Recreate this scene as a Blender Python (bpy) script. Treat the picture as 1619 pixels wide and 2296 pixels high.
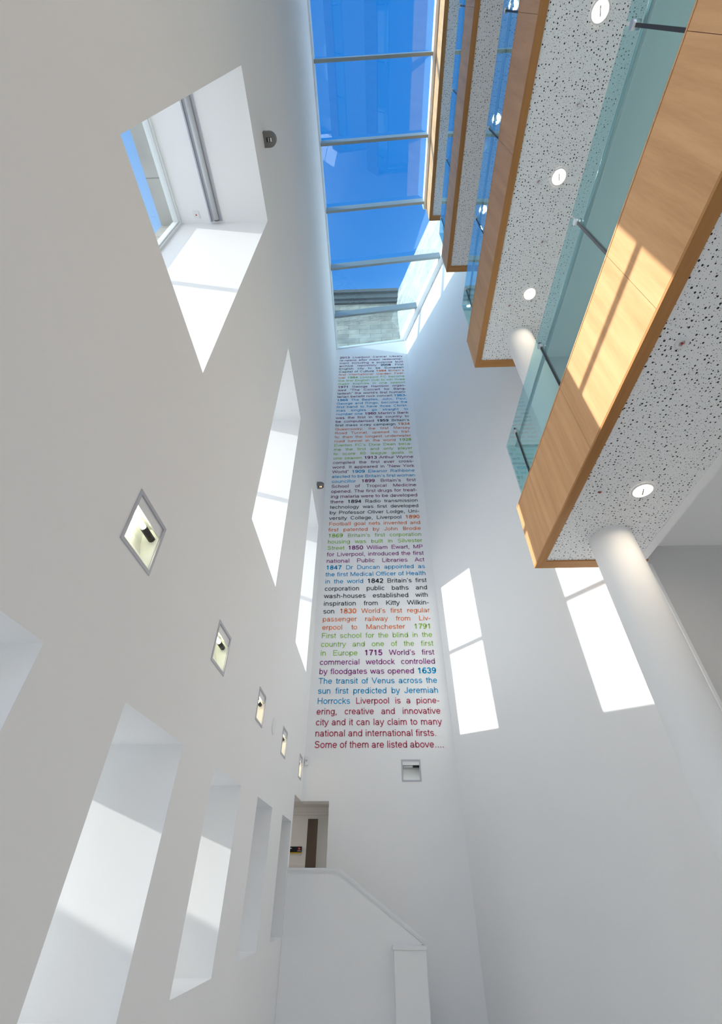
import bpy, math, random
from mathutils import Vector, Matrix

# ------------------------------------------------------------------ clear
for o in list(bpy.data.objects):
    bpy.data.objects.remove(o)
SC = bpy.context.scene
COL = SC.collection
H = 1.6                      # eye height: all z below are given relative to the eye
random.seed(7)

# ------------------------------------------------------------------ camera
cam_d = bpy.data.cameras.new('camera')
cam = bpy.data.objects.new('camera', cam_d)
COL.objects.link(cam)
cam_d.sensor_fit = 'VERTICAL'
cam_d.sensor_height = 36.0
cam_d.sensor_width = 36.0
cam_d.lens = 990.05 / 2296 * 36.0
cam_d.clip_start = 0.05
cam_d.clip_end = 500
PITCH, YAW, ROLL = 0.7069058, -0.0383812, 0.0052596
cp, sp = math.cos(PITCH), math.sin(PITCH)
fw = Vector((math.sin(YAW) * cp, math.cos(YAW) * cp, sp))
r0 = Vector((math.cos(YAW), -math.sin(YAW), 0))
u0 = r0.cross(fw)
rr = r0 * math.cos(ROLL) + u0 * math.sin(ROLL)
uu = -r0 * math.sin(ROLL) + u0 * math.cos(ROLL)
m = Matrix((rr, uu, -fw)).transposed().to_4x4()
m.translation = Vector((0, 0, H))
cam.matrix_world = m
SC.camera = cam

# ------------------------------------------------------------------ sky, sun, exposure
SUN_DIR = Vector((1.0, 0.163, -0.346)).normalized()
SUN_E = 4.0
w = bpy.data.worlds.new('sky')
SC.world = w
w.use_nodes = True
nt = w.node_tree
nt.nodes.clear()
n_out = nt.nodes.new('ShaderNodeOutputWorld')
n_bg = nt.nodes.new('ShaderNodeBackground')
n_tc = nt.nodes.new('ShaderNodeTexCoord')
n_sep = nt.nodes.new('ShaderNodeSeparateXYZ')
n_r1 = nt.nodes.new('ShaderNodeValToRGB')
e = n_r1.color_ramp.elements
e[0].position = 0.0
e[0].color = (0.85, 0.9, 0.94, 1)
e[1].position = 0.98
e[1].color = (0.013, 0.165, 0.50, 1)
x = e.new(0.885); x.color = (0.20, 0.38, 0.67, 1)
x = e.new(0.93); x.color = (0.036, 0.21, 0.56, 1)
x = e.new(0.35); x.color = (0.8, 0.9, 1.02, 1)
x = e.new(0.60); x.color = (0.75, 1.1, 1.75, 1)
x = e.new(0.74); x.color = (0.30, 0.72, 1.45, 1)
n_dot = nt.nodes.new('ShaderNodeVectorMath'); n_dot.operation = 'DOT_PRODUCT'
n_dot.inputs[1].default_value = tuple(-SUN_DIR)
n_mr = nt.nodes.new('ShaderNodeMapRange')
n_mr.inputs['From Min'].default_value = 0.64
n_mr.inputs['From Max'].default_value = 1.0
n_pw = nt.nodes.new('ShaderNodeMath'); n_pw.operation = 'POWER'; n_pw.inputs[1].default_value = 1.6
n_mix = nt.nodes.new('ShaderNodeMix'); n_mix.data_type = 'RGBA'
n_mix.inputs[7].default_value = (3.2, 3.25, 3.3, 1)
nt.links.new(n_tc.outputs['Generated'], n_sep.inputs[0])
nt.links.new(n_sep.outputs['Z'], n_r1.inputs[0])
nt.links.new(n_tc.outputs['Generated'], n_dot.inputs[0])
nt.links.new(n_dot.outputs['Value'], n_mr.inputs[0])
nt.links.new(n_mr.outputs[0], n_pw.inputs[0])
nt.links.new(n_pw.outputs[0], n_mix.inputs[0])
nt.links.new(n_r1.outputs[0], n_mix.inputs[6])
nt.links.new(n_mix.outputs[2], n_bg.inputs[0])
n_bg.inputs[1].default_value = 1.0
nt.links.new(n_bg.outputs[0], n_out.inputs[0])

sun_d = bpy.data.lights.new('sun', 'SUN')
sun_d.energy = SUN_E
sun_d.color = (1.0, 0.965, 0.92)
sun_d.angle = math.radians(0.53)
sun = bpy.data.objects.new('sun', sun_d)
COL.objects.link(sun)
sun.rotation_euler = SUN_DIR.to_track_quat('-Z', 'Y').to_euler()
sun.location = (-20, -3, 12)

vs = SC.view_settings
vs.view_transform = 'Standard'
vs.look = 'None'
vs.gamma = 1.0
vs.use_curve_mapping = False
vs.exposure = 0.68
cy = SC.cycles
cy.max_bounces = 10
cy.diffuse_bounces = 7
cy.glossy_bounces = 4
cy.transmission_bounces = 4
cy.transparent_max_bounces = 16
cy.sample_clamp_indirect = 4.0
cy.use_denoising = True
cy.use_adaptive_sampling = True
cy.adaptive_threshold = 0.03

# ------------------------------------------------------------------ materials
def new_mat(name):
    mt = bpy.data.materials.new(name)
    mt.use_nodes = True
    t = mt.node_tree
    b = t.nodes['Principled BSDF']
    return mt, t, b

def plain(name, col, rough=0.6, metal=0.0, spec=0.3, var=0.03, scale=3.0, bump=0.0):
    mt, t, b = new_mat(name)
    tc = t.nodes.new('ShaderNodeTexCoord')
    no = t.nodes.new('ShaderNodeTexNoise'); no.inputs['Scale'].default_value = scale; no.inputs['Detail'].default_value = 4
    mr = t.nodes.new('ShaderNodeMapRange'); mr.inputs['To Min'].default_value = 1 - var; mr.inputs['To Max'].default_value = 1 + var
    mx = t.nodes.new('ShaderNodeVectorMath'); mx.operation = 'SCALE'; mx.inputs[0].default_value = col[:3]
    t.links.new(tc.outputs['Object'], no.inputs['Vector'])
    t.links.new(no.outputs['Fac'], mr.inputs[0])
    t.links.new(mr.outputs[0], mx.inputs['Scale'])
    t.links.new(mx.outputs[0], b.inputs['Base Color'])
    b.inputs['Roughness'].default_value = rough
    b.inputs['Metallic'].default_value = metal
    b.inputs['Specular IOR Level'].default_value = spec
    if bump:
        n2 = t.nodes.new('ShaderNodeTexNoise'); n2.inputs['Scale'].default_value = 60; n2.inputs['Detail'].default_value = 3
        bp = t.nodes.new('ShaderNodeBump'); bp.inputs['Strength'].default_value = bump; bp.inputs['Distance'].default_value = 0.01
        t.links.new(tc.outputs['Object'], n2.inputs['Vector'])
        t.links.new(n2.outputs['Fac'], bp.inputs['Height'])
        t.links.new(bp.outputs[0], b.inputs['Normal'])
    return mt

def emit(name, col, s):
    mt, t, b = new_mat(name)
    b.inputs['Base Color'].default_value = (*col, 1)
    b.inputs['Emission Color'].default_value = (*col, 1)
    b.inputs['Emission Strength'].default_value = s
    return mt

def glass(name, tint, base=0.045, rough=0.0):
    mt, t, b = new_mat(name)
    t.nodes.remove(b)
    out = t.nodes['Material Output']
    tr = t.nodes.new('ShaderNodeBsdfTransparent'); tr.inputs[0].default_value = (*tint, 1)
    gl = t.nodes.new('ShaderNodeBsdfGlossy'); gl.inputs['Roughness'].default_value = rough
    gl.inputs[0].default_value = (0.95, 1.0, 1.0, 1)
    lw = t.nodes.new('ShaderNodeLayerWeight'); lw.inputs[0].default_value = 0.5
    pw = t.nodes.new('ShaderNodeMath'); pw.operation = 'POWER'; pw.inputs[1].default_value = 5
    mr = t.nodes.new('ShaderNodeMapRange'); mr.inputs['To Min'].default_value = base; mr.inputs['To Max'].default_value = 0.95
    mx = t.nodes.new('ShaderNodeMixShader')
    t.links.new(lw.outputs['Facing'], pw.inputs[0])
    t.links.new(pw.outputs[0], mr.inputs[0])
    t.links.new(mr.outputs[0], mx.inputs[0])
    t.links.new(tr.outputs[0], mx.inputs[1])
    t.links.new(gl.outputs[0], mx.inputs[2])
    t.links.new(mx.outputs[0], out.inputs['Surface'])
    return mt

def wood(name, stretch, c1, c2):
    mt, t, b = new_mat(name)
    tc = t.nodes.new('ShaderNodeTexCoord')
    oi = t.nodes.new('ShaderNodeObjectInfo')
    ad = t.nodes.new('ShaderNodeVectorMath'); ad.operation = 'ADD'
    cb = t.nodes.new('ShaderNodeCombineXYZ')
    mu = t.nodes.new('ShaderNodeMath'); mu.operation = 'MULTIPLY'; mu.inputs[1].default_value = 37.0
    t.links.new(oi.outputs['Random'], mu.inputs[0])
    for i in range(3):
        t.links.new(mu.outputs[0], cb.inputs[i])
    t.links.new(tc.outputs['Object'], ad.inputs[0])
    t.links.new(cb.outputs[0], ad.inputs[1])
    mp = t.nodes.new('ShaderNodeMapping'); mp.inputs['Scale'].default_value = stretch
    t.links.new(ad.outputs[0], mp.inputs[0])
    n1 = t.nodes.new('ShaderNodeTexNoise'); n1.inputs['Scale'].default_value = 5.0; n1.inputs['Detail'].default_value = 2
    n2 = t.nodes.new('ShaderNodeTexNoise'); n2.inputs['Scale'].default_value = 34.0; n2.inputs['Detail'].default_value = 5
    n2.inputs['Distortion'].default_value = 0.6
    t.links.new(mp.outputs[0], n1.inputs['Vector'])
    t.links.new(mp.outputs[0], n2.inputs['Vector'])
    a = t.nodes.new('ShaderNodeMath'); a.operation = 'MULTIPLY_ADD'; a.inputs[1].default_value = 0.7
    s = t.nodes.new('ShaderNodeMath'); s.operation = 'MULTIPLY'; s.inputs[1].default_value = 0.3
    t.links.new(n2.outputs['Fac'], s.inputs[0])
    t.links.new(n1.outputs['Fac'], a.inputs[0])
    t.links.new(s.outputs[0], a.inputs[2])
    rp = t.nodes.new('ShaderNodeValToRGB')
    rp.color_ramp.elements[0].position = 0.32; rp.color_ramp.elements[0].color = (*c2, 1)
    rp.color_ramp.elements[1].position = 0.66; rp.color_ramp.elements[1].color = (*c1, 1)
    t.links.new(a.outputs[0], rp.inputs[0])
    t.links.new(rp.outputs[0], b.inputs['Base Color'])
    b.inputs['Roughness'].default_value = 0.5
    b.inputs['Specular IOR Level'].default_value = 0.15
    return mt

def perforated(name):
    """white acoustic board with scattered round holes of several sizes"""
    mt, t, b = new_mat(name)
    tc = t.nodes.new('ShaderNodeTexCoord')
    prev = None
    for scale, rmin, rmax, cut in ((24.0, 0.07, 0.205, 0.25), (50.0, 0.05, 0.17, 0.35)):
        mp = t.nodes.new('ShaderNodeMapping'); mp.inputs['Location'].default_value = (scale * .13, .3, 0)
        v = t.nodes.new('ShaderNodeTexVoronoi'); v.voronoi_dimensions = '2D'; v.inputs['Scale'].default_value = scale
        v.inputs['Randomness'].default_value = 0.8
        t.links.new(tc.outputs['Object'], mp.inputs[0])
        t.links.new(mp.outputs[0], v.inputs['Vector'])
        sx = t.nodes.new('ShaderNodeSeparateColor')
        t.links.new(v.outputs['Color'], sx.inputs[0])
        mr = t.nodes.new('ShaderNodeMapRange'); mr.inputs['From Min'].default_value = cut
        mr.inputs['To Min'].default_value = rmin; mr.inputs['To Max'].default_value = rmax
        mr.clamp = False
        t.links.new(sx.outputs[0], mr.inputs[0])
        gt = t.nodes.new('ShaderNodeMath'); gt.operation = 'LESS_THAN'
        t.links.new(v.outputs['Distance'], gt.inputs[0])
        t.links.new(mr.outputs[0], gt.inputs[1])
        g2 = t.nodes.new('ShaderNodeMath'); g2.operation = 'GREATER_THAN'; g2.inputs[1].default_value = cut
        t.links.new(sx.outputs[0], g2.inputs[0])
        ml = t.nodes.new('ShaderNodeMath'); ml.operation = 'MULTIPLY'
        t.links.new(gt.outputs[0], ml.inputs[0]); t.links.new(g2.outputs[0], ml.inputs[1])
        if prev is None:
            prev = ml
        else:
            mm = t.nodes.new('ShaderNodeMath'); mm.operation = 'MAXIMUM'
            t.links.new(prev.outputs[0], mm.inputs[0]); t.links.new(ml.outputs[0], mm.inputs[1])
            prev = mm
    mx = t.nodes.new('ShaderNodeMix'); mx.data_type = 'RGBA'
    mx.inputs[6].default_value = (0.88, 0.88, 0.88, 1)
    mx.inputs[7].default_value = (0.025, 0.027, 0.03, 1)
    t.links.new(prev.outputs[0], mx.inputs[0])
    t.links.new(mx.outputs[2], b.inputs['Base Color'])
    b.inputs['Roughness'].default_value = 0.75
    b.inputs['Specular IOR Level'].default_value = 0.2
    return mt

def stone(name, c1, c2, axis):
    """ashlar blocks: brick pattern with dark joints and mottled weathering"""
    mt, t, b = new_mat(name)
    tc = t.nodes.new('ShaderNodeTexCoord')
    sep = t.nodes.new('ShaderNodeSeparateXYZ'); cb = t.nodes.new('ShaderNodeCombineXYZ')
    t.links.new(tc.outputs['Object'], sep.inputs[0])
    t.links.new(sep.outputs[axis], cb.inputs[0]); t.links.new(sep.outputs['Z'], cb.inputs[1])
    br = t.nodes.new('ShaderNodeTexBrick')
    br.inputs['Color1'].default_value = (*c1, 1); br.inputs['Color2'].default_value = (*c2, 1)
    br.inputs['Mortar'].default_value = (c2[0] * .45, c2[1] * .45, c2[2] * .45, 1)
    br.inputs['Scale'].default_value = 1.0
    br.inputs['Mortar Size'].default_value = 0.008
    br.inputs['Brick Width'].default_value = 0.95
    br.inputs['Row Height'].default_value = 0.38
    t.links.new(cb.outputs[0], br.inputs['Vector'])
    no = t.nodes.new('ShaderNodeTexNoise'); no.inputs['Scale'].default_value = 2.2; no.inputs['Detail'].default_value = 8
    t.links.new(tc.outputs['Object'], no.inputs['Vector'])
    mr = t.nodes.new('ShaderNodeMapRange'); mr.inputs['From Min'].default_value = .3; mr.inputs['From Max'].default_value = .7
    mr.inputs['To Min'].default_value = .72; mr.inputs['To Max'].default_value = 1.12
    t.links.new(no.outputs['Fac'], mr.inputs[0])
    sc = t.nodes.new('ShaderNodeVectorMath'); sc.operation = 'SCALE'
    t.links.new(br.outputs['Color'], sc.inputs[0]); t.links.new(mr.outputs[0], sc.inputs['Scale'])
    t.links.new(sc.outputs[0], b.inputs['Base Color'])
    b.inputs['Roughness'].default_value = 0.9
    b.inputs['Specular IOR Level'].default_value = 0.1
    return mt

PLASTER = plain('white_plaster', (0.905, 0.90, 0.895), 0.75, spec=0.15, var=0.008, scale=1.5, bump=0.03)
GREYPAINT = plain('passage_paint', (0.80, 0.785, 0.76), 0.7, spec=0.15, var=0.01)
GREYPAINT2 = plain('library_paint', (0.66, 0.65, 0.645), 0.7, spec=0.15, var=0.01)
WHITE = plain('white_gloss', (0.84, 0.84, 0.84), 0.35, spec=0.4, var=0.01)
FRAMEW = plain('white_frame', (0.78, 0.80, 0.80), 0.4, spec=0.4, var=0.01)
BARGREY = plain('bar_grey', (0.29, 0.33, 0.325), 0.4, metal=0.1, spec=0.4, var=0.02)
BLIND = plain('blind_fabric', (0.55, 0.57, 0.58), 0.6, var=0.02)
ALU = plain('grey_aluminium', (0.50, 0.50, 0.54), 0.45, metal=0.25, spec=0.4, var=0.02)
STEEL = plain('brushed_steel', (0.62, 0.64, 0.66), 0.3, metal=0.9, var=0.02)
DARK = plain('dark_fitting', (0.03, 0.03, 0.035), 0.5, var=0.05)
TAUPE = plain('taupe_metal', (0.20, 0.185, 0.175), 0.5, metal=0.3, var=0.03)
FLOORM = plain('pale_stone_floor', (0.80, 0.78, 0.75), 0.4, var=0.05)
PAVE = plain('pale_paving', (0.62, 0.60, 0.57), 0.85, var=0.1)
BROWNG = plain('brown_glazed_panel', (0.115, 0.08, 0.055), 0.15, spec=0.5, var=0.15, scale=6)
REFL = plain('lamp_reflector', (0.86, 0.87, 0.84), 0.3, spec=0.5, var=0.01)
PERF = perforated('perforated_board')
MAPLE = wood('maple_front', (1.6, 1.6, 0.12), (0.70, 0.40, 0.20), (0.56, 0.30, 0.14))
MAPLE_SHADED_Y = wood('maple_shaded_along_edge', (2.0, 0.10, 2.0), (0.50, 0.25, 0.095), (0.38, 0.175, 0.06))  # same maple, darkened to put the underside's shade into its colour
MAPLE_SHADED_X = wood('maple_shaded_across_end', (0.10, 2.0, 2.0), (0.50, 0.25, 0.095), (0.38, 0.175, 0.06))  # likewise darkened for the shaded underside at the end
STONE_B = stone('weathered_ashlar', (0.46, 0.41, 0.32), (0.31, 0.28, 0.225), 'X')
STONE_R = stone('pale_ashlar', (0.42, 0.395, 0.36), (0.37, 0.345, 0.31), 'Y')
STONE_D = plain('cornice_stone', (0.10, 0.10, 0.09), 0.9, var=0.3, scale=4)
SKYGLASS = glass('skylight_glass', (0.80, 0.93, 0.99), 0.075)
CLEAR = glass('window_glass', (0.97, 0.99, 0.99), 0.04)
GREENGLASS = glass('balustrade_glass', (0.74, 0.90, 0.905), 0.055, 0.0)
LAMP_COOL = emit('cool_tube', (1.0, 1.0, 0.72), 9.0)
LAMP_WARM = emit('warm_lamp', (1.0, 0.85, 0.66), 170.0)
RIM_GLOW = emit('rim_glow', (1.0, 0.66, 0.42), 1.05)
LAMP_FILL = emit('passage_fill_lamp', (1.0, 0.95, 0.88), 14.0)
LAMP_WASH = emit('warm_tube', (1.0, 0.86, 0.6), 12.0)
LAMP_DIM = emit('dim_lamp', (1.0, 0.55, 0.25), 2.0)
SIGN_N = plain('sign_navy', (0.012, 0.014, 0.022), 0.4, var=0.02)
SIGN_Y = plain('sign_yellow', (0.62, 0.43, 0.02), 0.5, var=0.02)
SIGN_R = plain('sign_red', (0.60, 0.05, 0.05), 0.5, var=0.02)
SIGN_W = plain('sign_white', (0.75, 0.75, 0.75), 0.5, var=0.02)
REDDOT = plain('red_dot', (0.6, 0.05, 0.04), 0.4, var=0.02)

# ------------------------------------------------------------------ mesh helper
class MB:
    def __init__(s):
        s.v, s.f, s.smooth = [], [], []
    def face(s, pts, smooth=False):
        i = len(s.v)
        s.v += [tuple(p) for p in pts]
        s.f.append(tuple(range(i, i + len(pts)))); s.smooth.append(smooth)
    def hexa(s, b, t):
        """prism from bottom loop b and top loop t (both counter-clockwise from above)"""
        i = len(s.v); n = len(b)
        s.v += [tuple(p) for p in b] + [tuple(p) for p in t]
        s.f.append(tuple(i + k for k in reversed(range(n))))
        s.f.append(tuple(i + n + k for k in range(n)))
        s.smooth += [False, False]
        for k in range(n):
            j = (k + 1) % n
            s.f.append((i + k, i + j, i + n + j, i + n + k)); s.smooth.append(False)
        return s
    def box(s, x0, x1, y0, y1, z0, z1):
        return s.hexa([(x0, y0, z0), (x1, y0, z0), (x1, y1, z0), (x0, y1, z0)],
                      [(x0, y0, z1), (x1, y0, z1), (x1, y1, z1), (x0, y1, z1)])
    def tube(s, a, b, r, n=16, r2=None, cap=True):
        a, b = Vector(a), Vector(b); r2 = r if r2 is None else r2
        d = (b - a).normalized()
        p = d.orthogonal().normalized(); q = d.cross(p)
        i = len(s.v)
        for c, rad in ((a, r), (b, r2)):
            for k in range(n):
                t = 2 * math.pi * k / n
                s.v.append(tuple(c + (p * math.cos(t) + q * math.sin(t)) * rad))
        for k in range(n):
            j = (k + 1) % n
            s.f.append((i + k, i + j, i + n + j, i + n + k)); s.smooth.append(True)
        if cap:
            s.f.append(tuple(i + k for k in reversed(range(n)))); s.f.append(tuple(i + n + k for k in range(n)))
            s.smooth += [False, False]
        return s
    def lathe(s, c, prof, n=28):
        """profile [(r, z)...] turned about the vertical through c"""
        i = len(s.v)
        for r, z in prof:
            for k in range(n):
                t = 2 * math.pi * k / n
                s.v.append((c[0] + r * math.cos(t), c[1] + r * math.sin(t), c[2] + z))
        for a in range(len(prof) - 1):
            for k in range(n):
                j = (k + 1) % n
                s.f.append((i + a * n + k, i + a * n + j, i + (a + 1) * n + j, i + (a + 1) * n + k)); s.smooth.append(True)
        return s
    def build(s, name, mat, parent=None, origin=None):
        """origin in eye-relative coordinates; a child is stored relative to its thing's root"""
        if parent is not None:
            base = root_loc[parent.name]
        else:
            base = Vector(origin) if origin is not None else Vector((0, 0, 0))
        me = bpy.data.meshes.new(name)
        me.from_pydata([tuple(Vector(v) - base) for v in s.v], [], s.f)
        me.polygons.foreach_set('use_smooth', s.smooth)
        me.materials.append(mat)
        me.update()
        o = bpy.data.objects.new(name, me)
        COL.objects.link(o)
        if parent is not None:
            o.parent = parent
            root_loc[o.name] = base
        else:
            o.location = base + Vector((0, 0, H))
            root_loc[o.name] = base
        return o

root_loc = {}
def thing(name, label, cat, loc, group=None):
    o = bpy.data.objects.new(name, None)
    o.empty_display_size = 0.1
    COL.objects.link(o)
    o.location = Vector(loc) + Vector((0, 0, H))
    root_loc[o.name] = Vector(loc)
    o['label'] = label; o['category'] = cat
    if group: o['group'] = group
    return o
def tag(o, label, cat, group=None):
    o['label'] = label; o['category'] = cat
    if group: o['group'] = group
    return o
def struct(o):
    o['kind'] = 'structure'
    return o
def frame_root(name, loc):
    o = bpy.data.objects.new(name, None)
    COL.objects.link(o); o.empty_display_size = 0.1
    o.location = Vector(loc) + Vector((0, 0, H)); root_loc[o.name] = Vector(loc)
    o['kind'] = 'structure'
    return o

def wall_mesh(mb, P, u0, u1, v0, v1, th, holes):
    """P(u, v, d): point on the wall at depth d behind its face. holes (u0,u1,v0,v1,depth or None=through)"""
    us = sorted({u0, u1, *[h[0] for h in holes], *[h[1] for h in holes]})
    vs_ = sorted({v0, v1, *[h[2] for h in holes], *[h[3] for h in holes]})
    us = [a for a in us if u0 <= a <= u1]; vs_ = [a for a in vs_ if v0 <= a <= v1]
    def hole_at(a, b):
        for h in holes:
            if h[0] < a < h[1] and h[2] < b < h[3]:
                return h
    for i in range(len(us) - 1):
        for j in range(len(vs_) - 1):
            a, b, c, d = us[i], us[i + 1], vs_[j], vs_[j + 1]
            h = hole_at((a + b) / 2, (c + d) / 2)
            if h is None:
                mb.face([P(a, c, 0), P(b, c, 0), P(b, d, 0), P(a, d, 0)])
            elif h[4] is not None:
                mb.face([P(a, c, h[4]), P(b, c, h[4]), P(b, d, h[4]), P(a, d, h[4])])
            if h is None or h[4] is not None:
                mb.face([P(a, d, th), P(b, d, th), P(b, c, th), P(a, c, th)])
    for h in holes:
        dp = th if h[4] is None else h[4]
        a, b, c, d = max(h[0], u0), min(h[1], u1), max(h[2], v0), min(h[3], v1)
        if h[2] > v0: mb.face([P(a, c, 0), P(a, c, dp), P(b, c, dp), P(b, c, 0)])
        if h[3] < v1: mb.face([P(a, d, dp), P(a, d, 0), P(b, d, 0), P(b, d, dp)])
        if h[0] > u0: mb.face([P(a, c, dp), P(a, c, 0), P(a, d, 0), P(a, d, dp)])
        if h[1] < u1: mb.face([P(b, c, 0), P(b, c, dp), P(b, d, dp), P(b, d, 0)])
    mb.face([P(u0, v1, 0), P(u1, v1, 0), P(u1, v1, th), P(u0, v1, th)])
    mb.face([P(u0, v0, th), P(u1, v0, th), P(u1, v0, 0), P(u0, v0, 0)])
    for ue in (u0, u1):                                   # end faces, left open where a hole runs out of the end
        for j in range(len(vs_) - 1):
            c, d = vs_[j], vs_[j + 1]
            if any(h[4] is None and h[0] <= ue <= h[1] and h[2] < (c + d) / 2 < h[3] for h in holes):
                continue
            mb.face([P(ue, c, 0), P(ue, d, 0), P(ue, d, th), P(ue, c, th)])

# ------------------------------------------------------------------ main dimensions (metres, z from the eye)
XL = -1.365            # left wall face
XW = -2.60             # window plane in the left wall
XO = -2.83             # outer stone face
YB = 9.10              # far wall with the lettering
XC = 1.41              # corner far wall / slanting wall
YF = -7.0              # end of the hall behind the eye
ZF = -H                # floor
TANO = math.tan(math.radians(23.6))
def xo(y): return XC + (YB - y) * TANO          # slanting right wall
YE = 4.65              # slanting wall ends here
ZS0 = 16.31            # skylight underside at the left wall
def zs(xx): return ZS0 + 0.188 * (xx - XL)

UPPER = [(-6.13, -4.64, 3.16, 6.86), (-2.84, -1.35, 3.16, 6.86),
         (0.455, 1.946, 3.18, 6.90), (3.75, 5.215, 3.14, 6.83), (7.045, 8.41, 3.165, 6.755)]
LOWER = [(-5.87, -4.96, -0.53, 0.765), (-4.21, -3.30, -0.53, 0.765), (-2.55, -1.64, -0.53, 0.765), (-0.89, 0.02, -0.53, 0.765),
         (0.77, 1.68, -0.53, 0.765), (2.44, 3.36, -0.53, 0.765), (4.12, 5.03, -0.545, 0.775), (5.80, 6.67, -0.52, 0.785), (7.42, 8.22, -0.50, 0.79)]
BOXES = [(0.180, 0.563), (1.841, 2.226), (3.50, 3.881), (5.177, 5.534), (6.804, 7.165), (8.505, 8.813)]
BZ0, BZ1 = 1.43, 1.787
LANDING = -1.05

# ------------------------------------------------------------------ structure: walls
mb = MB()
holes = [(*h, None) for h in UPPER] + [(*h, None) for h in LOWER]
holes += [(a, b, BZ0, BZ1, 0.13) for a, b in BOXES]
holes += [(8.338, YB, LANDING, 1.16, None)]
wall_mesh(mb, lambda u, v, d: (XL - d, u, v), YF, YB, ZF, 16.24, XL - XW, holes)
struct(mb.build('wall_left', PLASTER))

mb = MB()
holes = [(h[0] - .05, h[1] + .01, h[2], h[3], None) for h in UPPER] + [(*h, None) for h in LOWER]
wall_mesh(mb, lambda u, v, d: (XW - d, u, v), YF, YB + 1.2, ZF, 16.2, XW - XO, holes)
struct(mb.build('wall_left_outer', STONE_R))

mb = MB()
holes = [(XL, -0.88, LANDING, 1.165, None), (0.406, 0.756, 1.456, 1.806, 0.13)]
wall_mesh(mb, lambda u, v, d: (u, YB + d, v), XL, XC, ZF, 16.24, 0.35, holes)
mb.hexa([(XL, YB, 16.24), (XC, YB, 16.24), (XC, YB + .35, 16.24), (XL, YB + .35, 16.24)],
        [(XL, YB, 16.26), (XC, YB, zs(XC) - .03), (XC, YB + .35, zs(XC) - .03), (XL, YB + .35, 16.26)])
struct(mb.build('wall_back', PLASTER))

NO = Vector((math.cos(math.radians(23.6)), math.sin(math.radians(23.6)), 0)) * 0.3
mb = MB()
a, b = Vector((XC, YB, 0)), Vector((xo(YE), YE, 0))
def up(p, z): return (p.x, p.y, z)
mb.hexa([up(b, ZF), up(b + NO, ZF), up(a + NO, ZF), up(a, ZF)],
        [up(b, zs(b.x) - .05), up(b + NO, zs(b.x) - .05), up(a + NO, zs(a.x) - .05), up(a, zs(a.x) - .05)])
struct(mb.build('wall_right', PLASTER))

struct(MB().box(3.375, 8.0, YE + .002, YE + .3, ZF, 16.6).build('wall_library_back', GREYPAINT2))
struct(MB().box(8.0, 8.2, YF, YE + .3, ZF, 16.6).build('wall_library_side', PLASTER))
mb = MB()
fh = [(XL + .15 + k * 1.6, XL + .15 + k * 1.6 + 1.45, ZF + .1 + j * 3.0, ZF + 2.9 + j * 3.0, None) for k in range(2) for j in range(4)]  # openings added behind the eye to let in fill light
wall_mesh(mb, lambda u, v, d: (u, YF - d, v), XL, 8.0, ZF, 17.5, .2, fh)
struct(mb.build('wall_front', PLASTER))
struct(MB().box(XL + .1, XL + 3.3, YF - .11, YF - .10, ZF + .05, ZF + 11.95).build('window_16', CLEAR))  # added glazing over the front openings, never in view
struct(MB().box(XL, 8.0, YF, YB, ZF - .2, ZF).build('floor', FLOORM))
struct(MB().box(xo(YE) - .03, xo(YE) + .004, YE - .045, YE - .003, ZF, 3.02).build('trim_1', WHITE))

# paving outside
struct(MB().box(-60, XO, -45, 45, ZF - .25, ZF - .05).build('ground_outside', PAVE))

# passage behind the corner opening
struct(MB().box(-3.4, -0.6, 9.92, 10.1, LANDING, 1.6).build('wall_passage', GREYPAINT))
struct(MB().box(-3.4, -0.60, 9.85, 9.92, 1.09, 1.165).box(-3.4, -0.60, 9.88, 9.92, 1.05, 1.09).build('trim_2', GREYPAINT))
struct(MB().box(-3.4, XL, 9.1 + .0, 9.92, 1.165, 1.35).box(XL, -0.6, 9.45, 9.92, 1.165, 1.35).build('ceiling_passage', GREYPAINT))
struct(MB().box(-0.6, -0.5, 9.45, 10.1, LANDING, 1.6).build('wall_passage_side', GREYPAINT))
struct(MB().box(-3.5, -3.4, 8.3, 10.1, LANDING, 1.6).build('wall_passage_end', GREYPAINT))
struct(MB().box(-3.4, -0.6, 9.1, 10.1, LANDING - .15, LANDING).box(XL + .0, 0.5, 8.4, 9.1, LANDING - .15, LANDING).build('floor_landing', FLOORM))

t = thing('fill_lamp', 'round fill lamp added out of view on the passage ceiling', 'lamp', (-2.5, 9.5, 1.165))  # unseen lamp added to brighten the passage
MB().lathe((-2.5, 9.5, 1.165), [(.0005, -.05), (.15, -.045), (.17, 0)], 24).build('diffuser', LAMP_FILL, t)
MB().lathe((-2.5, 9.5, 1.165), [(.17, -.012), (.185, -.010), (.185, 0)], 24).build('rim', WHITE, t)

# library floors and ceilings beyond the balconies
LV = [(3.005, 3.99, 4.98, 3.62), (7.50, 8.49, 9.52, 8.12), (11.92, 12.98, 13.95, 12.55)]   # soffit, front top, glass top, floor
TOPZ = 15.86
for k, (z0, z1, z2, zf) in enumerate(LV):
    o = MB().box(3.26, 8.0, YF, YE + .06, z0 + .31, zf).build('ceiling_library', PLASTER); struct(o)

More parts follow.
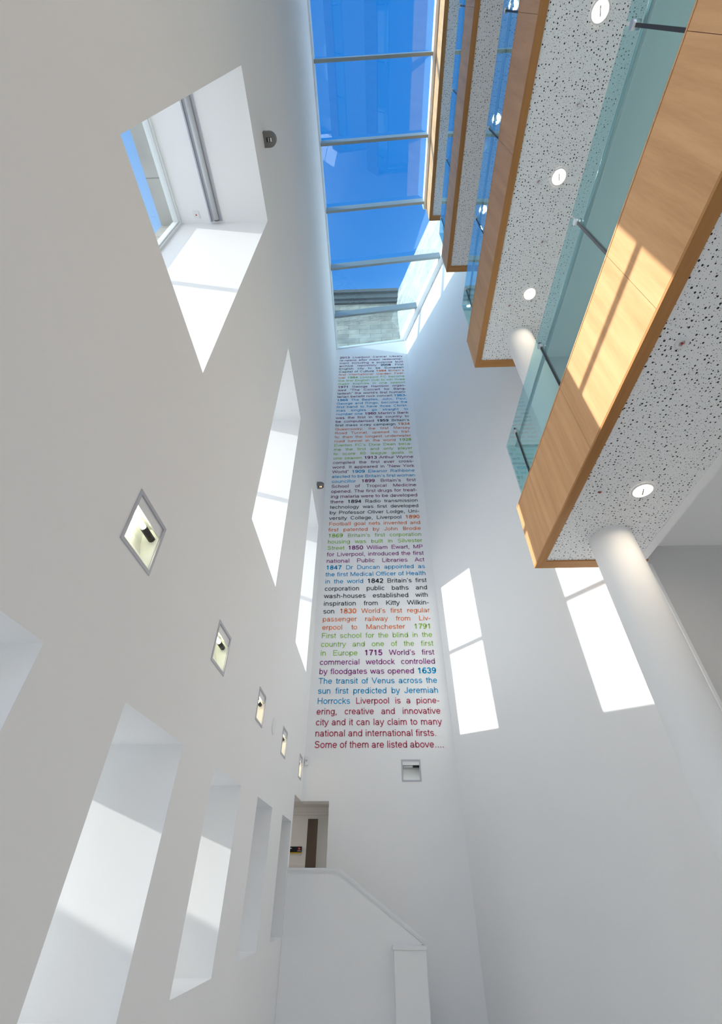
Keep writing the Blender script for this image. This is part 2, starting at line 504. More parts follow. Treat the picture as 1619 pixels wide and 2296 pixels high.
# the neighbouring stone building above the glass roof
mb = MB()
mb.box(XL - 2.5, 1.36, 9.5, 10.2, 12.0, 21.2)
struct(mb.build('wall_outside_back', STONE_B))
mb = MB()
for (y_, z_a, z_b) in ((9.22, 21.75, 22.05), (9.32, 21.3, 21.75), (9.40, 21.05, 21.3), (9.42, 20.2, 20.32)):
    mb.box(XL - 2.5, 1.36, y_, 9.5, z_a, z_b)
mb.box(XL - 2.5, 1.36, 9.5, 10.2, 21.2, 22.05)
struct(mb.build('trim_cornice', STONE_D))
mb = MB()
a, b = Vector((xo(9.6) + .02, 9.6, 0)), Vector((xo(3.0) + .02, 3.0, 0))
mb.hexa([up(b, 17.35), up(b + NO, 17.35), up(a + NO, 17.35), up(a, 17.35)],
        [up(b, 21.8), up(b + NO, 21.8), up(a + NO, 21.8), up(a, 21.8)])
a, b = Vector((xo(9.6) + .02, 9.6, 0)), Vector((xo(YE) + .02, YE, 0))
mb.hexa([up(b, zs(b.x) + .0), up(b + NO, zs(b.x) + .0), up(a + NO, zs(a.x) + .0), up(a, zs(a.x) + .0)],
        [up(b, 17.4), up(b + NO, 17.4), up(a + NO, 17.4), up(a, 17.4)])
struct(mb.build('wall_outside_right', STONE_R))
# unseen stone block added outside to shade the far lower windows
struct(MB().box(-5.4, -5.0, 5.35, 9.5, ZF - .05, 2.35).build('added_shade_block', STONE_R))

# unseen balustrade added outside so its coping shades the foot of the lower windows
struct(MB().box(-7.2, -6.8, -9, 5.3, 1.22, 1.62).build('added_shade_coping', STONE_R))
bal = MB()
for k in range(7):
    bal.box(-7.15, -6.85, -8.9 + k * 2.3, -8.6 + k * 2.3, ZF - .05, 1.22)
struct(bal.build('added_shade_piers', STONE_R))

# ------------------------------------------------------------------ windows in the left wall
def window(n, h, transom=None):
    y0, y1, z0, z1 = h
    r = frame_root('window_%d' % n, (XW, (y0 + y1) / 2, z0))
    t, x0, x1 = 0.045, XW - .04, XW + .035
    mb = MB()
    mb.box(x0, x1, y0, y0 + t, z0, z1).box(x0, x1, y1 - t, y1, z0, z1)
    mb.box(x0, x1, y0 + t, y1 - t, z0, z0 + t).box(x0, x1, y0 + t, y1 - t, z1 - t, z1)
    # inner bead
    b = 0.03
    mb.box(x1 - .03, x1 + .025, y0, y0 + b, z0, z1).box(x1 - .03, x1 + .025, y1 - b, y1, z0, z1)
    mb.box(x1 - .03, x1 + .025, y0 + b, y1 - b, z0, z0 + b).box(x1 - .03, x1 + .025, y0 + b, y1 - b, z1 - b, z1)
    mb.build('window_frame', FRAMEW, r)
    if transom:
        MB().box(x0, x1, y0 + t, y1 - t, transom - .035, transom + .035).build('transom_bar', FRAMEW, r)
    MB().box(XW - .012, XW + .004, y0 + t * .6, y1 - t * .6, z0 + t * .6, z1 - t * .6).build('window_pane', CLEAR, r)
    return r
n = 0
for h in UPPER:
    n += 1; window(n, h, 5.14)
for h in LOWER:
    n += 1; window(n, h)
# slot window glazed in brown at the back of the passage
mb = MB().box(-1.333, -1.146, 9.905, 9.922, LANDING + .1, 0.99)
r = frame_root('window_15', (-1.24, 9.91, LANDING))
mb.build('window_pane', BROWNG, r)
MB().box(-1.338, -1.333, 9.90, 9.922, LANDING + .1, 0.995).box(-1.146, -1.141, 9.90, 9.922, LANDING + .1, 0.995).box(-1.338, -1.141, 9.90, 9.922, .99, .995).build('window_frame', GREYPAINT, r)

# ------------------------------------------------------------------ glass roof
sky = thing('skylight', 'long sloping glass roof showing blue sky between the left wall and the balconies', 'skylight', (0.2, 4, ZS0))
BARS = [-5.62, -3.95, -2.28, -0.60, 1.07, 2.76, 4.43, 6.13, 7.82]
def xr(y): return 1.90 if y < 4.62 else min(xo(y), 3.37)
def slab(mb, xa, xb, ya, yb, lo, hi, xb2=None):
    """sloping bar following the roof pitch"""
    xb2 = xb if xb2 is None else xb2
    mb.hexa([(xa, ya, zs(xa) + lo), (xb, ya, zs(xb) + lo), (xb2, yb, zs(xb2) + lo), (xa, yb, zs(xa) + lo)],
            [(xa, ya, zs(xa) + hi), (xb, ya, zs(xb) + hi), (xb2, yb, zs(xb2) + hi), (xa, yb, zs(xa) + hi)])
for y in BARS:
    mb = MB()
    slab(mb, XL + .02, xr(y) - .02, y - .028, y + .042, 0.0, .385)
    o = mb.build('glazing_bar', BARGREY, sky)
mb = MB()
slab(mb, XL - .06, XL + .035, YF, YB + .3, -.07, .42)                       # along the left wall
o = mb.build('roof_edge_frame', FRAMEW, sky)
mb = MB()
slab(mb, 1.815, 1.895, YF, 4.62, -.01, .42)                                # along the top balcony
mb.build('roof_edge_frame', WHITE, sky)
mb = MB()
slab(mb, XL, XC, YB + .14, YB + .24, .30, .42)
mb.build('roof_edge_frame', FRAMEW, sky)
mb = MB()
pa, pb = (xo(YB), YB), (xo(4.66), 4.66)
wv = Vector((math.cos(math.radians(23.6)), math.sin(math.radians(23.6)))) * .14
def q(p, s, z): return (p[0] - wv.x * s, p[1] - wv.y * s, zs(p[0]) + z)
mb.hexa([q(pb, 1.2, -.06), q(pb, 0, -.06), q(pa, 0, -.06), q(pa, 1.2, -.06)], [q(pb, 1.2, .42), q(pb, 0, .42), q(pa, 0, .42), q(pa, 1.2, .42)])
mb.build('roof_edge_frame', WHITE, sky)
ys = [YF] + BARS + [YB + .2]
for i in range(len(ys) - 1):
    a, b = ys[i], ys[i + 1]
    mb = MB()
    if a < 4.62 < b:
        slab(mb, XL + .03, 1.86, a, 4.62, .37, .382)
        slab(mb, XL + .03, xr(4.66) - .05, 4.62, b, .37, .382, xr(b) - .05)
    else:
        slab(mb, XL + .03, xr(a) - .05, a, b, .37, .382, xr(b) - .05)
    mb.build('roof_pane', SKYGLASS, sky)

# ------------------------------------------------------------------ balconies
XB, YEND = 1.96, 4.645
JOINTS = [3.985, 2.725, 1.465, 0.21, -1.045, -2.30, -3.555, -4.81, -6.07]
def balcony(label, z0, z1, z2, zf):
    t = thing('balcony', label, 'balcony', (XB, 4.6, z0), 'balconies above one another')
    # core of the floor, set back from the wood skin
    MB().box(XB + .03, 3.255, YF, YEND - .03, z0 + .05, zf).build('floor_slab', PLASTER, t)
    edges = [YEND] + JOINTS + [YF]
    for i in range(len(edges) - 1):
        a, b = edges[i + 1], edges[i]
        MB().box(XB, XB + .03, a + .0015, b - (.0015 if i else 0), z0 + .025, z1 - .018).build('front_panel', MAPLE, t)
    MB().box(XB + .03, 3.26, YEND - .03, YEND, z0 + .025, z1 - .018).build('end_panel', MAPLE, t)
    MB().box(XB - .004, XB + .06, YF, YEND + .004, z1 - .016, z1).box(XB + .06, 3.26, YEND - .06, YEND + .004, z1 - .016, z1).build('capping_strip', MAPLE, t)
    # underside border, mitred at the corner
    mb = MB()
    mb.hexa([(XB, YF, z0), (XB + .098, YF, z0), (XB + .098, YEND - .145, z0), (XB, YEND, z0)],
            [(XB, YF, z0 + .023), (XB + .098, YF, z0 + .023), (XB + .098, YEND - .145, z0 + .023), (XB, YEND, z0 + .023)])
    mb.build('soffit_border', MAPLE_SHADED_Y, t)
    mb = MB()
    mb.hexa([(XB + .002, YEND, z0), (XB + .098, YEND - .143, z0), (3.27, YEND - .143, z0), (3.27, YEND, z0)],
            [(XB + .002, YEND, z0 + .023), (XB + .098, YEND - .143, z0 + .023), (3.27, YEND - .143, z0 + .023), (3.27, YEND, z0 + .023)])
    mb.build('soffit_border', MAPLE_SHADED_X, t)
    MB().box(XB + .09, 3.16, YF, YEND - .13, z0 + .018, z0 + .04).build('perforated_soffit', PERF, t)
    MB().box(3.15, 3.255, YF, YEND - .13, z0 + .012, z0 + .05).build('soffit_margin', PLASTER, t)
    # glass balustrade
    gy = 4.40
    ge = [gy] + JOINTS + [YF]
    for i in range(len(ge) - 1):
        a, b = ge[i + 1], ge[i]
        MB().box(XB + .012, XB + .027, a + .012, b - .012 * (i > 0), z1 - .3, z2).build('glass_panel', GREENGLASS, t)
    MB().box(XB + .03, 3.2, gy - .012, gy + .003, z1 - .3, z2).build('glass_panel', GREENGLASS, t)
    zr, xr_ = z2 - .15, XB + .10
    mb = MB().tube((xr_, YF, zr), (xr_, gy - .13, zr), .022, 14)
    mb.tube((xr_, gy - .13, zr), (3.2, gy - .13, zr), .022, 14)
    hr = mb.build('handrail', STEEL, t)
    for jy in JOINTS[:6]:
        c = MB().tube((XB - .012, jy, zr - .02), (XB + .05, jy, zr - .02), .03, 16).tube((XB + .04, jy, zr - .02), (xr_, jy, zr - .005), .009, 8)
        c.build('clamp', STEEL, hr)
        MB().box(XB + .008, XB + .031, jy - .011, jy + .011, z1, z2 - .1).build('joint_seal', DARK, t)
    return t
balcony('lowest balcony with sunlit maple front, beside the white column', *LV[0])
balcony('middle balcony with shaded maple front and blue tinted glass above it', *LV[1])
balcony('third balcony up, small and narrow, just under the top eaves board', *LV[2])

# roof edge above the top floor
t = thing('eaves_board', 'topmost maple edged soffit board beside the glass roof', 'eaves', (1.9, 4.6, TOPZ))
MB().box(1.905, 1.93, YF + .02, YEND, TOPZ + .02, zs(1.9) + .1).build('front_panel', MAPLE, t)
MB().box(1.93, 3.26, YEND - .03, YEND, TOPZ + .02, zs(1.9) + .1).build('end_panel', MAPLE, t)
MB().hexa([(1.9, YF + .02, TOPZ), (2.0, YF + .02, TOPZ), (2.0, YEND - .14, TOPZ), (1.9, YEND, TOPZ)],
          [(1.9, YF + .02, TOPZ + .02), (2.0, YF + .02, TOPZ + .02), (2.0, YEND - .14, TOPZ + .02), (1.9, YEND, TOPZ + .02)]).build('soffit_border', MAPLE_SHADED_Y, t)
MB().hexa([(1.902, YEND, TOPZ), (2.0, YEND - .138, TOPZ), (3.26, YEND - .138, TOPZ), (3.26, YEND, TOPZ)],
          [(1.902, YEND, TOPZ + .02), (2.0, YEND - .138, TOPZ + .02), (3.26, YEND - .138, TOPZ + .02), (3.26, YEND, TOPZ + .02)]).build('soffit_border', MAPLE_SHADED_X, t)
MB().box(1.98, 3.25, YF + .02, YEND - .13, TOPZ + .015, TOPZ + .035).build('perforated_soffit', PERF, t)
struct(MB().box(1.935, 8.0, YF, YEND - .035, TOPZ + .32, TOPZ + .5).build('ceiling_roof', PLASTER))

# ------------------------------------------------------------------ columns
def column(label, x, y, z0, z1, r=.223):
    mb = MB().lathe((x, y, 0), [(r, z0), (r, z1 - .02), (r, z1)], 64)
    o = mb.build('column', PLASTER, None, (x, y, z0))
    tag(o, label, 'column')
column('thick round white column standing under the lowest balcony', 2.655, 4.07, ZF, LV[0][0] + .02)
column('round white column between the lowest and middle balconies, behind glass', 2.665, 4.10, LV[0][3], LV[1][0] + .02)

# ------------------------------------------------------------------ stair balustrade
t = thing('stair_balustrade', 'solid white stair balustrade sloping down from the landing to a square pier', 'balustrade', (-.4, 8.3, ZF))
yf = 8.28
LXa, LXk, LXe = XL + .002, -0.633, 0.557
zl, ze = 0.19, -0.545
mb = MB()
mb.hexa([(LXa, yf, ZF), (LXk, yf, ZF), (LXk, yf + .1, ZF), (LXa, yf + .1, ZF)], [(LXa, yf, zl), (LXk, yf, zl), (LXk, yf + .1, zl), (LXa, yf + .1, zl)])
mb.hexa([(LXk, yf, ZF), (.53, yf, ZF), (.53, yf + .1, ZF), (LXk, yf + .1, ZF)], [(LXk, yf, zl), (.53, yf, ze), (.53, yf + .1, ze), (LXk, yf + .1, zl)])
mb.build('balustrade_wall', PLASTER, t)
def rail(lo, hi, out):
    mb = MB()
    ya, yb = yf - out, yf + .1 + out
    mb.hexa([(LXa, ya, zl + lo), (LXk, ya, zl + lo), (LXk, yb, zl + lo), (LXa, yb, zl + lo)], [(LXa, ya, zl + hi), (LXk + hi * .3, ya, zl + hi), (LXk + hi * .3, yb, zl + hi), (LXa, yb, zl + hi)])
    mb.hexa([(LXk, ya, zl + lo), (LXe, ya, ze + lo), (LXe, yb, ze + lo), (LXk, yb, zl + lo)], [(LXk + hi * .3, ya, zl + hi), (LXe, ya, ze + hi), (LXe, yb, ze + hi), (LXk + hi * .3, yb, zl + hi)])
    return mb
rail(-.012, .012, .012).build('lower_moulding', WHITE, t)
rail(.012, .045, .022).build('handrail_capping', WHITE, t)
MB().box(.151, .567, yf - .17, yf + .11, ZF, -.60).build('pier', PLASTER, t)
MB().box(.135, .580, yf - .185, yf + .125, -.60, -.565).build('pier_cap', WHITE, t)

# ------------------------------------------------------------------ recessed square wall lights
def wall_light(label, P, wdt, hgt, lit, cat='wall light'):
    """P(u, v, d): u to the right, v up, d towards the room"""
    c = Vector(P(wdt / 2, 0, 0))
    t = thing('recessed_wall_light', label, cat, c, 'square recessed wall lights')
    f, pr = .024, .006
    def bx(mb, ua, ub, va, vb, da, db):
        mb.hexa([P(ua, va, db), P(ub, va, db), P(ub, va, da), P(ua, va, da)], [P(ua, vb, db), P(ub, vb, db), P(ub, vb, da), P(ua, vb, da)])
        return mb
    mb = MB()
    bx(mb, 0, f, 0, hgt, -.03, pr); bx(mb, wdt - f, wdt, 0, hgt, -.03, pr)
    bx(mb, f, wdt - f, 0, f, -.03, pr); bx(mb, f, wdt - f, hgt - f, hgt, -.03, pr)
    mb.build('frame', ALU, t)
    # curved reflector tray
    mb = MB()
    prof = [(f, -.012), (f + .05, -.045), (hgt * .38, -.085), (hgt * .62, -.112), (hgt - f, -.122)]
    for (va, da), (vb, db) in zip(prof, prof[1:]):
        mb.face([P(f + .002, va, da), P(wdt - f - .002, va, da), P(wdt - f - .002, vb, db), P(f + .002, vb, db)], True)
    for ue in (f + .002, wdt - f - .002):
        mb.face([P(ue, v_, d_) for v_, d_ in prof] + [P(ue, hgt - f, -.005), P(ue, f, -.005)])
    mb.build('reflector', REFL, t)
    fl = hgt * .74
    mb = MB()
    bx(mb, f, wdt - f, fl, hgt - f, -.014, -.004)
    mb.build('cover_flap', WHITE, t)
    mb = MB()
    ym = fl - .012
    mb.tube(P(f + .015, ym, -.05), P(wdt * .60, ym, -.05), .017, 12)
    mb.build('lamp_tube', lit, t)
    mb = MB()
    mb.tube(P(wdt * .60, ym, -.05), P(wdt - f, ym, -.05), .021, 12)
    mb.build('lamp_holder', DARK, t)
    return t
names = ['square wall light cut off by the photo edge, in the left wall', 'biggest lit square wall light, above the large lower window opening',
         'second nearest lit square wall light in the slanting row on the left wall', 'third lit square wall light of the row, just before the small round disc',
         'fourth lit square wall light of the row, just past the small round disc', 'smallest farthest lit square wall light, by the corner of the lettered wall']
for i, (a, b) in enumerate(BOXES):
    wall_light(names[i], (lambda a: (lambda u, v, d: (XL + d, a + u, BZ0 + v)))(a), b - a, BZ1 - BZ0, LAMP_COOL if i < 3 else LAMP_WASH)
wall_light('unlit square wall light under the lettering on the far wall', lambda u, v, d: (.406 + u, YB - d, 1.456 + v), .35, .35, REFL)

# ------------------------------------------------------------------ D-shaped up-and-down wall lights
def updown(label, y0, z0, lit):
    wd, dp, ht = .165, .165, .085
    t = thing('sconce', label, 'wall light', (XL, y0 + wd / 2, z0), 'half-round wall lights')
    prof = [(XL, y0), (XL + dp * .45, y0)]
    for k in range(1, 12):
        an = -math.pi / 2 + math.pi * k / 12
        prof.append((XL + dp * .45 + math.cos(an) * dp * .55, y0 + wd / 2 + math.sin(an) * wd / 2))
    prof += [(XL + dp * .45, y0 + wd), (XL, y0 + wd)]
    MB().hexa([(x, y, z0) for x, y in prof], [(x, y, z0 + ht) for x, y in prof]).build('body', TAUPE, t)
    ap = [(XL + .035, y0 + .055), (XL + .11, y0 + .055), (XL + .11, y0 + .105), (XL + .035, y0 + .105)]
    MB().box(XL + .035, XL + .112, y0 + .058, y0 + .107, z0 - .002, z0 + .004).build('aperture', DARK, t)
    MB().box(XL + .062, XL + .070, y0 + .062, y0 + .103, z0 - .004, z0 + .004).box(XL + .088, XL + .109, y0 + .062, y0 + .103, z0 - .004, z0 + .004).build('lens', lit, t)
updown('larger grey half-round wall light beside the big upper window', 1.12, 7.55, SIGN_W)
updown('small grey half-round wall light glowing near the lettered wall', 7.62, 7.42, LAMP_DIM)

# ------------------------------------------------------------------ small fittings on the walls
o = MB().tube((XL - .003, 6.155, 1.61), (XL + .012, 6.155, 1.61), .10, 32).build('cover_disc', WHITE, None, (XL, 6.155, 1.61))
tag(o, 'flat round white disc on the left wall between two square lights', 'disc')
t = thing('security_sensor', 'tiny white sensor box in the far left corner above the passage opening', 'sensor', (XL + .04, YB - .02, 1.72))
MB().box(XL + .012, XL + .075, YB - .045, YB, 1.715, 1.855).build('housing', WHITE, t)
MB().box(XL + .03, XL + .058, YB - .047, YB - .044, 1.77, 1.80).build('lens', ALU, t)
# sign in the passage
t = thing('wall_sign', 'dark sign with yellow lower edge on the passage wall', 'sign', (-1.55, 9.9, .48))
MB().box(-1.80, -1.412, 9.905, 9.92, .497, .579).build('sign_board', SIGN_N, t)
MB().box(-1.80, -1.412, 9.904, 9.92, .482, .497).build('yellow_strip', SIGN_Y, t)
MB().tube((-1.458, 9.906, .548), (-1.458, 9.900, .548), .022, 24).build('red_symbol', SIGN_R, t)
mb = MB()
mb.box(-1.472, -1.444, 9.8985, 9.901, .545, .550)
for k in range(6):
    xx = -1.488 + k * .0105
    mb.box(xx, xx + .007, 9.902, 9.9055, .511, .521)
for k in range(3):
    xx = -1.625 + k * .012
    mb.box(xx, xx + .009, 9.902, 9.9055, .546, .558)
mb.build('white_marks', SIGN_W, t)

# roller blinds in the soffits of the upper windows and a switch plate
for i, (y0, y1, z0, z1) in enumerate(UPPER[2:3]):
    lb = 'rolled grey blind under the lintel of the biggest upper window'
    t = thing('roller_blind', lb, 'blind', (-2.05, (y0 + y1) / 2, z1 - .06))
    MB().box(-2.135, -2.118, y0 + .02, y1 - .02, z1 - .035, z1).box(-1.985, -1.975, y0 + .02, y1 - .02, z1 - .012, z1).box(-2.118, -1.985, y0 + .02, y1 - .02, z1 - .004, z1).build('channel', ALU, t)
    MB().tube((-2.045, y0 + .03, z1 - .036), (-2.045, y1 - .05, z1 - .036), .033, 18).build('blind_roll', BLIND, t)
    MB().tube((-2.045, y1 - .05, z1 - .036), (-2.045, y1 - .035, z1 - .036), .03, 18).build('end_cap', TAUPE, t)
t = thing('switch_plate', 'small white switch plate on the soffit of the upper window reveal', 'switch', (-2.31, 1.845, 6.89))
MB().box(-2.35, -2.27, 1.80, 1.885, 6.888, 6.90).build('plate', WHITE, t)
MB().box(-2.318, -2.302, 1.835, 1.85, 6.884, 6.89).build('neon', REDDOT, t)

# ------------------------------------------------------------------ downlights and sprinklers in the soffits
def downlight(label, x, y, z, lit=LAMP_WARM):
    t = thing('downlight', label, 'downlight', (x, y, z + .018), 'round downlights in the balcony soffits')
    zc = z + .018 - .0075
    MB().lathe((x, y, zc), [(.078, .004), (.080, -.004), (.104, -.010), (.110, -.004), (.110, .006)], 40).build('trim_ring', WHITE, t)
    MB().lathe((x, y, zc), [(.0005, .0), (.05, -.0005), (.062, -.001)], 40).build('lamp', lit, t)
    MB().lathe((x, y, zc), [(.062, -.001), (.079, -.003)], 40).build('reflector', RIM_GLOW, t)  # ring glows by itself to imitate lamplight on the reflector
    MB().tube((x - .014, y - .045, zc - .008), (x + .014, y + .045, zc - .008), .010, 10).build('lamp_bar', TAUPE, t)
    return t
downlight('warm round downlight in the lowest perforated soffit by the column', 2.666, 3.285, LV[0][0])
for lb, y in (('round downlight nearest the column in the middle soffit', 3.31), ('second round downlight from the column in the middle soffit', 1.73),
              ('round downlight at the top photo edge in the middle soffit', .21)):
    downlight(lb, 2.65, y, LV[1][0])
for lb, y in (('round downlight at the far end of the third soffit', 3.31), ('second round downlight from the far end of the third soffit', 1.73),
              ('third round downlight from the far end of the third soffit', .21)):
    downlight(lb, 2.65, y, LV[2][0])
def sprinkler(label, x, y, z):
    t = thing('sprinkler', label, 'sprinkler', (x, y, z + .018), 'ceiling sprinklers')
    zc = z + .018 - .0045
    MB().lathe((x, y, zc), [(.045, .004), (.046, -.003), (.034, -.007), (.020, -.004)], 24).build('cover_ring', WHITE, t)
    MB().tube((x, y, zc - .002), (x, y, zc - .028), .008, 10).build('bulb', REDDOT, t)
    MB().lathe((x, y, zc), [(.0, -.03), (.010, -.028)], 14).build('deflector', WHITE, t)
for lb, x, y, k in (('sprinkler near the downlight in the lowest soffit', 2.251, 3.292, 0), ('sprinkler in the lowest soffit near the right photo edge', 2.255, 1.719, 0),
                    ('sprinkler beside the second downlight of the middle soffit', 2.386, 1.776, 1), ('sprinkler at the glass edge, middle soffit, between two downlights', 2.651, 2.539, 1),
                    ('sprinkler nearest the column in the middle soffit', 2.363, 3.497, 1), ('sprinkler highest up in the middle soffit, near the top downlight', 2.669, .989, 1)):
    sprinkler(lb, x, y, LV[k][0])

# ------------------------------------------------------------------ lettering on the far wall
LINES = """*2013* Liverpool Central Library
re-opens after major redevelop-
ment including a purpose built
archive repository |*2008* First
English city to be European
Capital of Culture |*1984* Britain's
first International Garden Fest-
ival |*1984* Liverpool FC become
the first English club to win three
major trophies in one season
|*1971* George Harrison organ-
ised "The Concert for Bang-
ladesh" the world's first humani-
tarian benefit rock concert |*1963-*
*1965* The Beatles, John, Paul,
George and Ringo, become the
first band to have three Christ-
mas singles go straight to
number one |*1960* Martin's Bank
was the first in the country to
be computerised |*1959* Britain's
first mass x-ray campaign |*1934*
Queensway, the first Mersey
Road Tunnel, opened to traf-
fic then the longest underwater
road tunnel in the world |*1928*
Everton FC's Dixie Dean beca-
me the first and only player
to score 60 league goals in
one season |*1913* Arthur Wynne
compiled the first ever cross-
word. It appeared in "New York
World" |*1909* Eleanor Rathbone
elected to be Britain's first woman
councillor |*1899* Britain's first
School of Tropical Medicine
opened. The first drugs for treat-
ing malaria were to be developed
there |*1894* Radio transmission
technology was first developed
by Professor Oliver Lodge, Uni-
versity College, Liverpool |*1890*
Football goal nets invented and
first patented by John Brodie
|*1869* Britain's first corporation
housing was built in Silvester
Street |*1850* William Ewart, MP
for Liverpool, introduced the first
national Public Libraries Act
|*1847* Dr Duncan appointed as
the first Medical Officer of Health
in the world |*1842* Britain's first
corporation public baths and
wash-houses established with
inspiration from Kitty Wilkin-
son |*1830* World's first regular
passenger railway from Liv-
erpool to Manchester |*1791*
First school for the blind in the
country and one of the first
in Europe |*1715* World's first
commercial wetdock controlled
by floodgates was opened |*1639*
The transit of Venus across the
sun first predicted by Jeremiah
Horrocks |Liverpool is a pione-
ering, creative and innovative
city and it can lay claim to many
national and international firsts.
Some of them are listed above....""".split('\n')
PUR, MAG, BLU, GRY, ORA, GRN, RED = ((0.20, 0.025, 0.13), (0.29, 0.03, 0.24), (0.0, 0.33, 0.64), (0.035, 0.04, 0.05), (0.88, 0.24, 0.09), (0.35, 0.60, 0.11), (0.48, 0.045, 0.10))
ENTRY = [PUR, GRY, ORA, GRN, PUR, BLU, PUR, GRY, ORA, GRN, PUR, BLU, PUR, GRY, ORA, GRN, MAG, BLU, GRY, ORA, GRN, MAG, BLU, RED]
CNAME = {PUR: 'purple', MAG: 'magenta', BLU: 'blue', GRY: 'dark grey', ORA: 'orange', GRN: 'green', RED: 'crimson'}
AFM = {' ': 278, '"': 345, "'": 222, ',': 278, '-': 333, '.': 278}
AFM.update({c: 556 for c in '0123456789'})
AFM.update(dict(A=667, B=667, C=722, D=722, E=667, F=611, G=778, H=722, I=278, J=500, K=667, L=556, M=833, N=722, O=778, P=667, Q=778, R=722, S=667, T=611, U=722, V=667, W=944, X=667, Y=667, Z=611))
AFM.update(dict(a=556, b=556, c=500, d=556, e=556, f=278, g=556, h=556, i=222, j=222, k=500, l=222, m=833, n=556, o=556, p=556, q=556, r=333, s=500, t=278, u=556, v=500, w=722, x=500, y=500, z=500))
TXL, TXR = -1.205, 1.222
TZ1, TZ0 = 15.60, 2.00
PITCHL = (TZ1 - TZ0) / (len(LINES) - 1)
FS = 0.166
# letter shapes of a plain grotesque, drawn as centre lines: L = polyline, A = arc (cx, cy, rx, ry, from, to)
def A(cx, cy, rx, ry, a0=0.0, a1=360.0):
    n = max(4, int(abs(a1 - a0) / 22.5))
    return [(cx + rx * math.cos(math.radians(a0 + (a1 - a0) * k / n)), cy + ry * math.sin(math.radians(a0 + (a1 - a0) * k / n))) for k in range(n + 1)]
def st(x, lo=0.0, hi=0.716): return [(x, lo), (x, hi)]
G = {}
G['a'] = [A(.26, .335, .165, .145, 165, 0) + [(.425, .1), (.45, .0)], A(.25, .155, .175, .118)]
G['b'] = [st(.1), A(.29, .26, .185, .222)]
G['c'] = [A(.275, .26, .19, .222, 38, 322)]
G['d'] = [st(.455), A(.265, .26, .185, .222)]
G['e'] = [[(.078, .265)] + A(.278, .26, .198, .222, 0, 325)]
G['f'] = [st(.13, 0, .57) + A(.235, .575, .105, .103, 180, 75), [(.015, .48), (.25, .48)]]
G['g'] = [A(.265, .26, .185, .222), st(.455, .52, -.04) + A(.27, -.045, .185, .12, 0, -155)]
G['h'] = [st(.105), A(.275, .31, .17, .172, 180, 0) + [(.445, 0)]]
G['i'] = [st(.111, 0, .52), st(.111, .625, .716)]
G['j'] = [st(.13, .52, -.08) + A(.04, -.085, .09, .075, 0, -90), st(.13, .625, .716)]
G['k'] = [st(.1), [(.43, .52), (.12, .2)], [(.215, .30), (.46, 0)]]
G['l'] = [st(.111)]
G['m'] = [st(.1, 0, .52), A(.255, .335, .155, .147, 180, 0) + [(.41, 0)], A(.57, .335, .155, .147, 180, 0) + [(.725, 0)]]
G['n'] = [st(.105, 0, .52), A(.275, .31, .17, .172, 180, 0) + [(.445, 0)]]
G['o'] = [A(.278, .26, .2, .222)]
G['p'] = [st(.1, -.2, .52), A(.29, .26, .185, .222)]
G['q'] = [st(.455, -.2, .52), A(.265, .26, .185, .222)]
G['r'] = [st(.105, 0, .52), A(.27, .30, .165, .18, 180, 72)]
G['s'] = [A(.25, .372, .158, .11, 22, 270) + A(.25, .15, .175, .112, 90, -158)]
G['t'] = [[(.13, .66), (.13, .12)] + A(.215, .125, .085, .085, 180, 290), [(.015, .48), (.255, .48)]]
G['u'] = [[(.1, .52)] + A(.275, .21, .175, .172, 180, 360), st(.45, 0, .52)]
G['v'] = [[(.03, .53), (.25, .02), (.47, .53)]]
G['w'] = [[(.03, .53), (.2, .03), (.361, .5), (.522, .03), (.692, .53)]]
G['x'] = [[(.03, .52), (.47, 0)], [(.47, .52), (.03, 0)]]
G['y'] = [[(.03, .53), (.255, .02)], [(.47, .53), (.235, -.08), (.17, -.158), (.06, -.16)]]
G['z'] = [[(.05, .48), (.42, .48), (.06, .04), (.46, .04)]]
G['A'] = [[(.03, 0), (.333, .70), (.637, 0)], [(.14, .24), (.527, .24)]]
_p = lambda x, yt, yb, rx: [(.12, yt), (x, yt)] + A(x, (yt + yb) / 2, rx, (yt - yb) / 2, 90, -90) + [(.12, yb)]
G['B'] = [st(.12), _p(.37, .676, .375, .16), _p(.39, .375, .04, .19)]
G['C'] = [A(.375, .358, .295, .32, 40, 320)]
G['D'] = [st(.12), _p(.33, .676, .04, .31)]
G['E'] = [st(.12), [(.12, .676), (.61, .676)], [(.12, .375), (.57, .375)], [(.12, .04), (.625, .04)]]
G['F'] = [st(.12), [(.12, .676), (.57, .676)], [(.12, .36), (.51, .36)]]
G['G'] = [A(.395, .358, .315, .32, 42, 330) + [(.67, .34), (.41, .34)]]
G['H'] = [st(.12), st(.602), [(.12, .375), (.602, .375)]]
G['I'] = [st(.139)]
G['J'] = [[(.385, .716)] + A(.215, .2, .17, .16, 0, -180)]
G['K'] = [st(.12), [(.61, .716), (.13, .24)], [(.275, .40), (.64, 0)]]
G['L'] = [st(.115), [(.115, .04), (.53, .04)]]
G['M'] = [[(.11, 0), (.11, .70), (.416, .05), (.722, .70), (.722, 0)]]
G['N'] = [[(.115, 0), (.115, .69), (.607, .03), (.607, .716)]]
G['O'] = [A(.389, .358, .315, .32)]
G['P'] = [st(.12), _p(.39, .676, .32, .19)]
G['Q'] = [A(.389, .358, .315, .32), [(.46, .19), (.70, -.03)]]
G['R'] = [st(.12), _p(.40, .676, .345, .19), [(.38, .345), (.65, 0)]]
G['S'] = [A(.333, .525, .21, .153, 15, 270) + A(.333, .205, .24, .167, 90, -165)]
G['T'] = [st(.305), [(.02, .676), (.59, .676)]]
G['U'] = [[(.12, .716)] + A(.361, .27, .241, .232, 180, 360) + [(.602, .716)]]
G['V'] = [[(.03, .726), (.333, .02), (.637, .726)]]
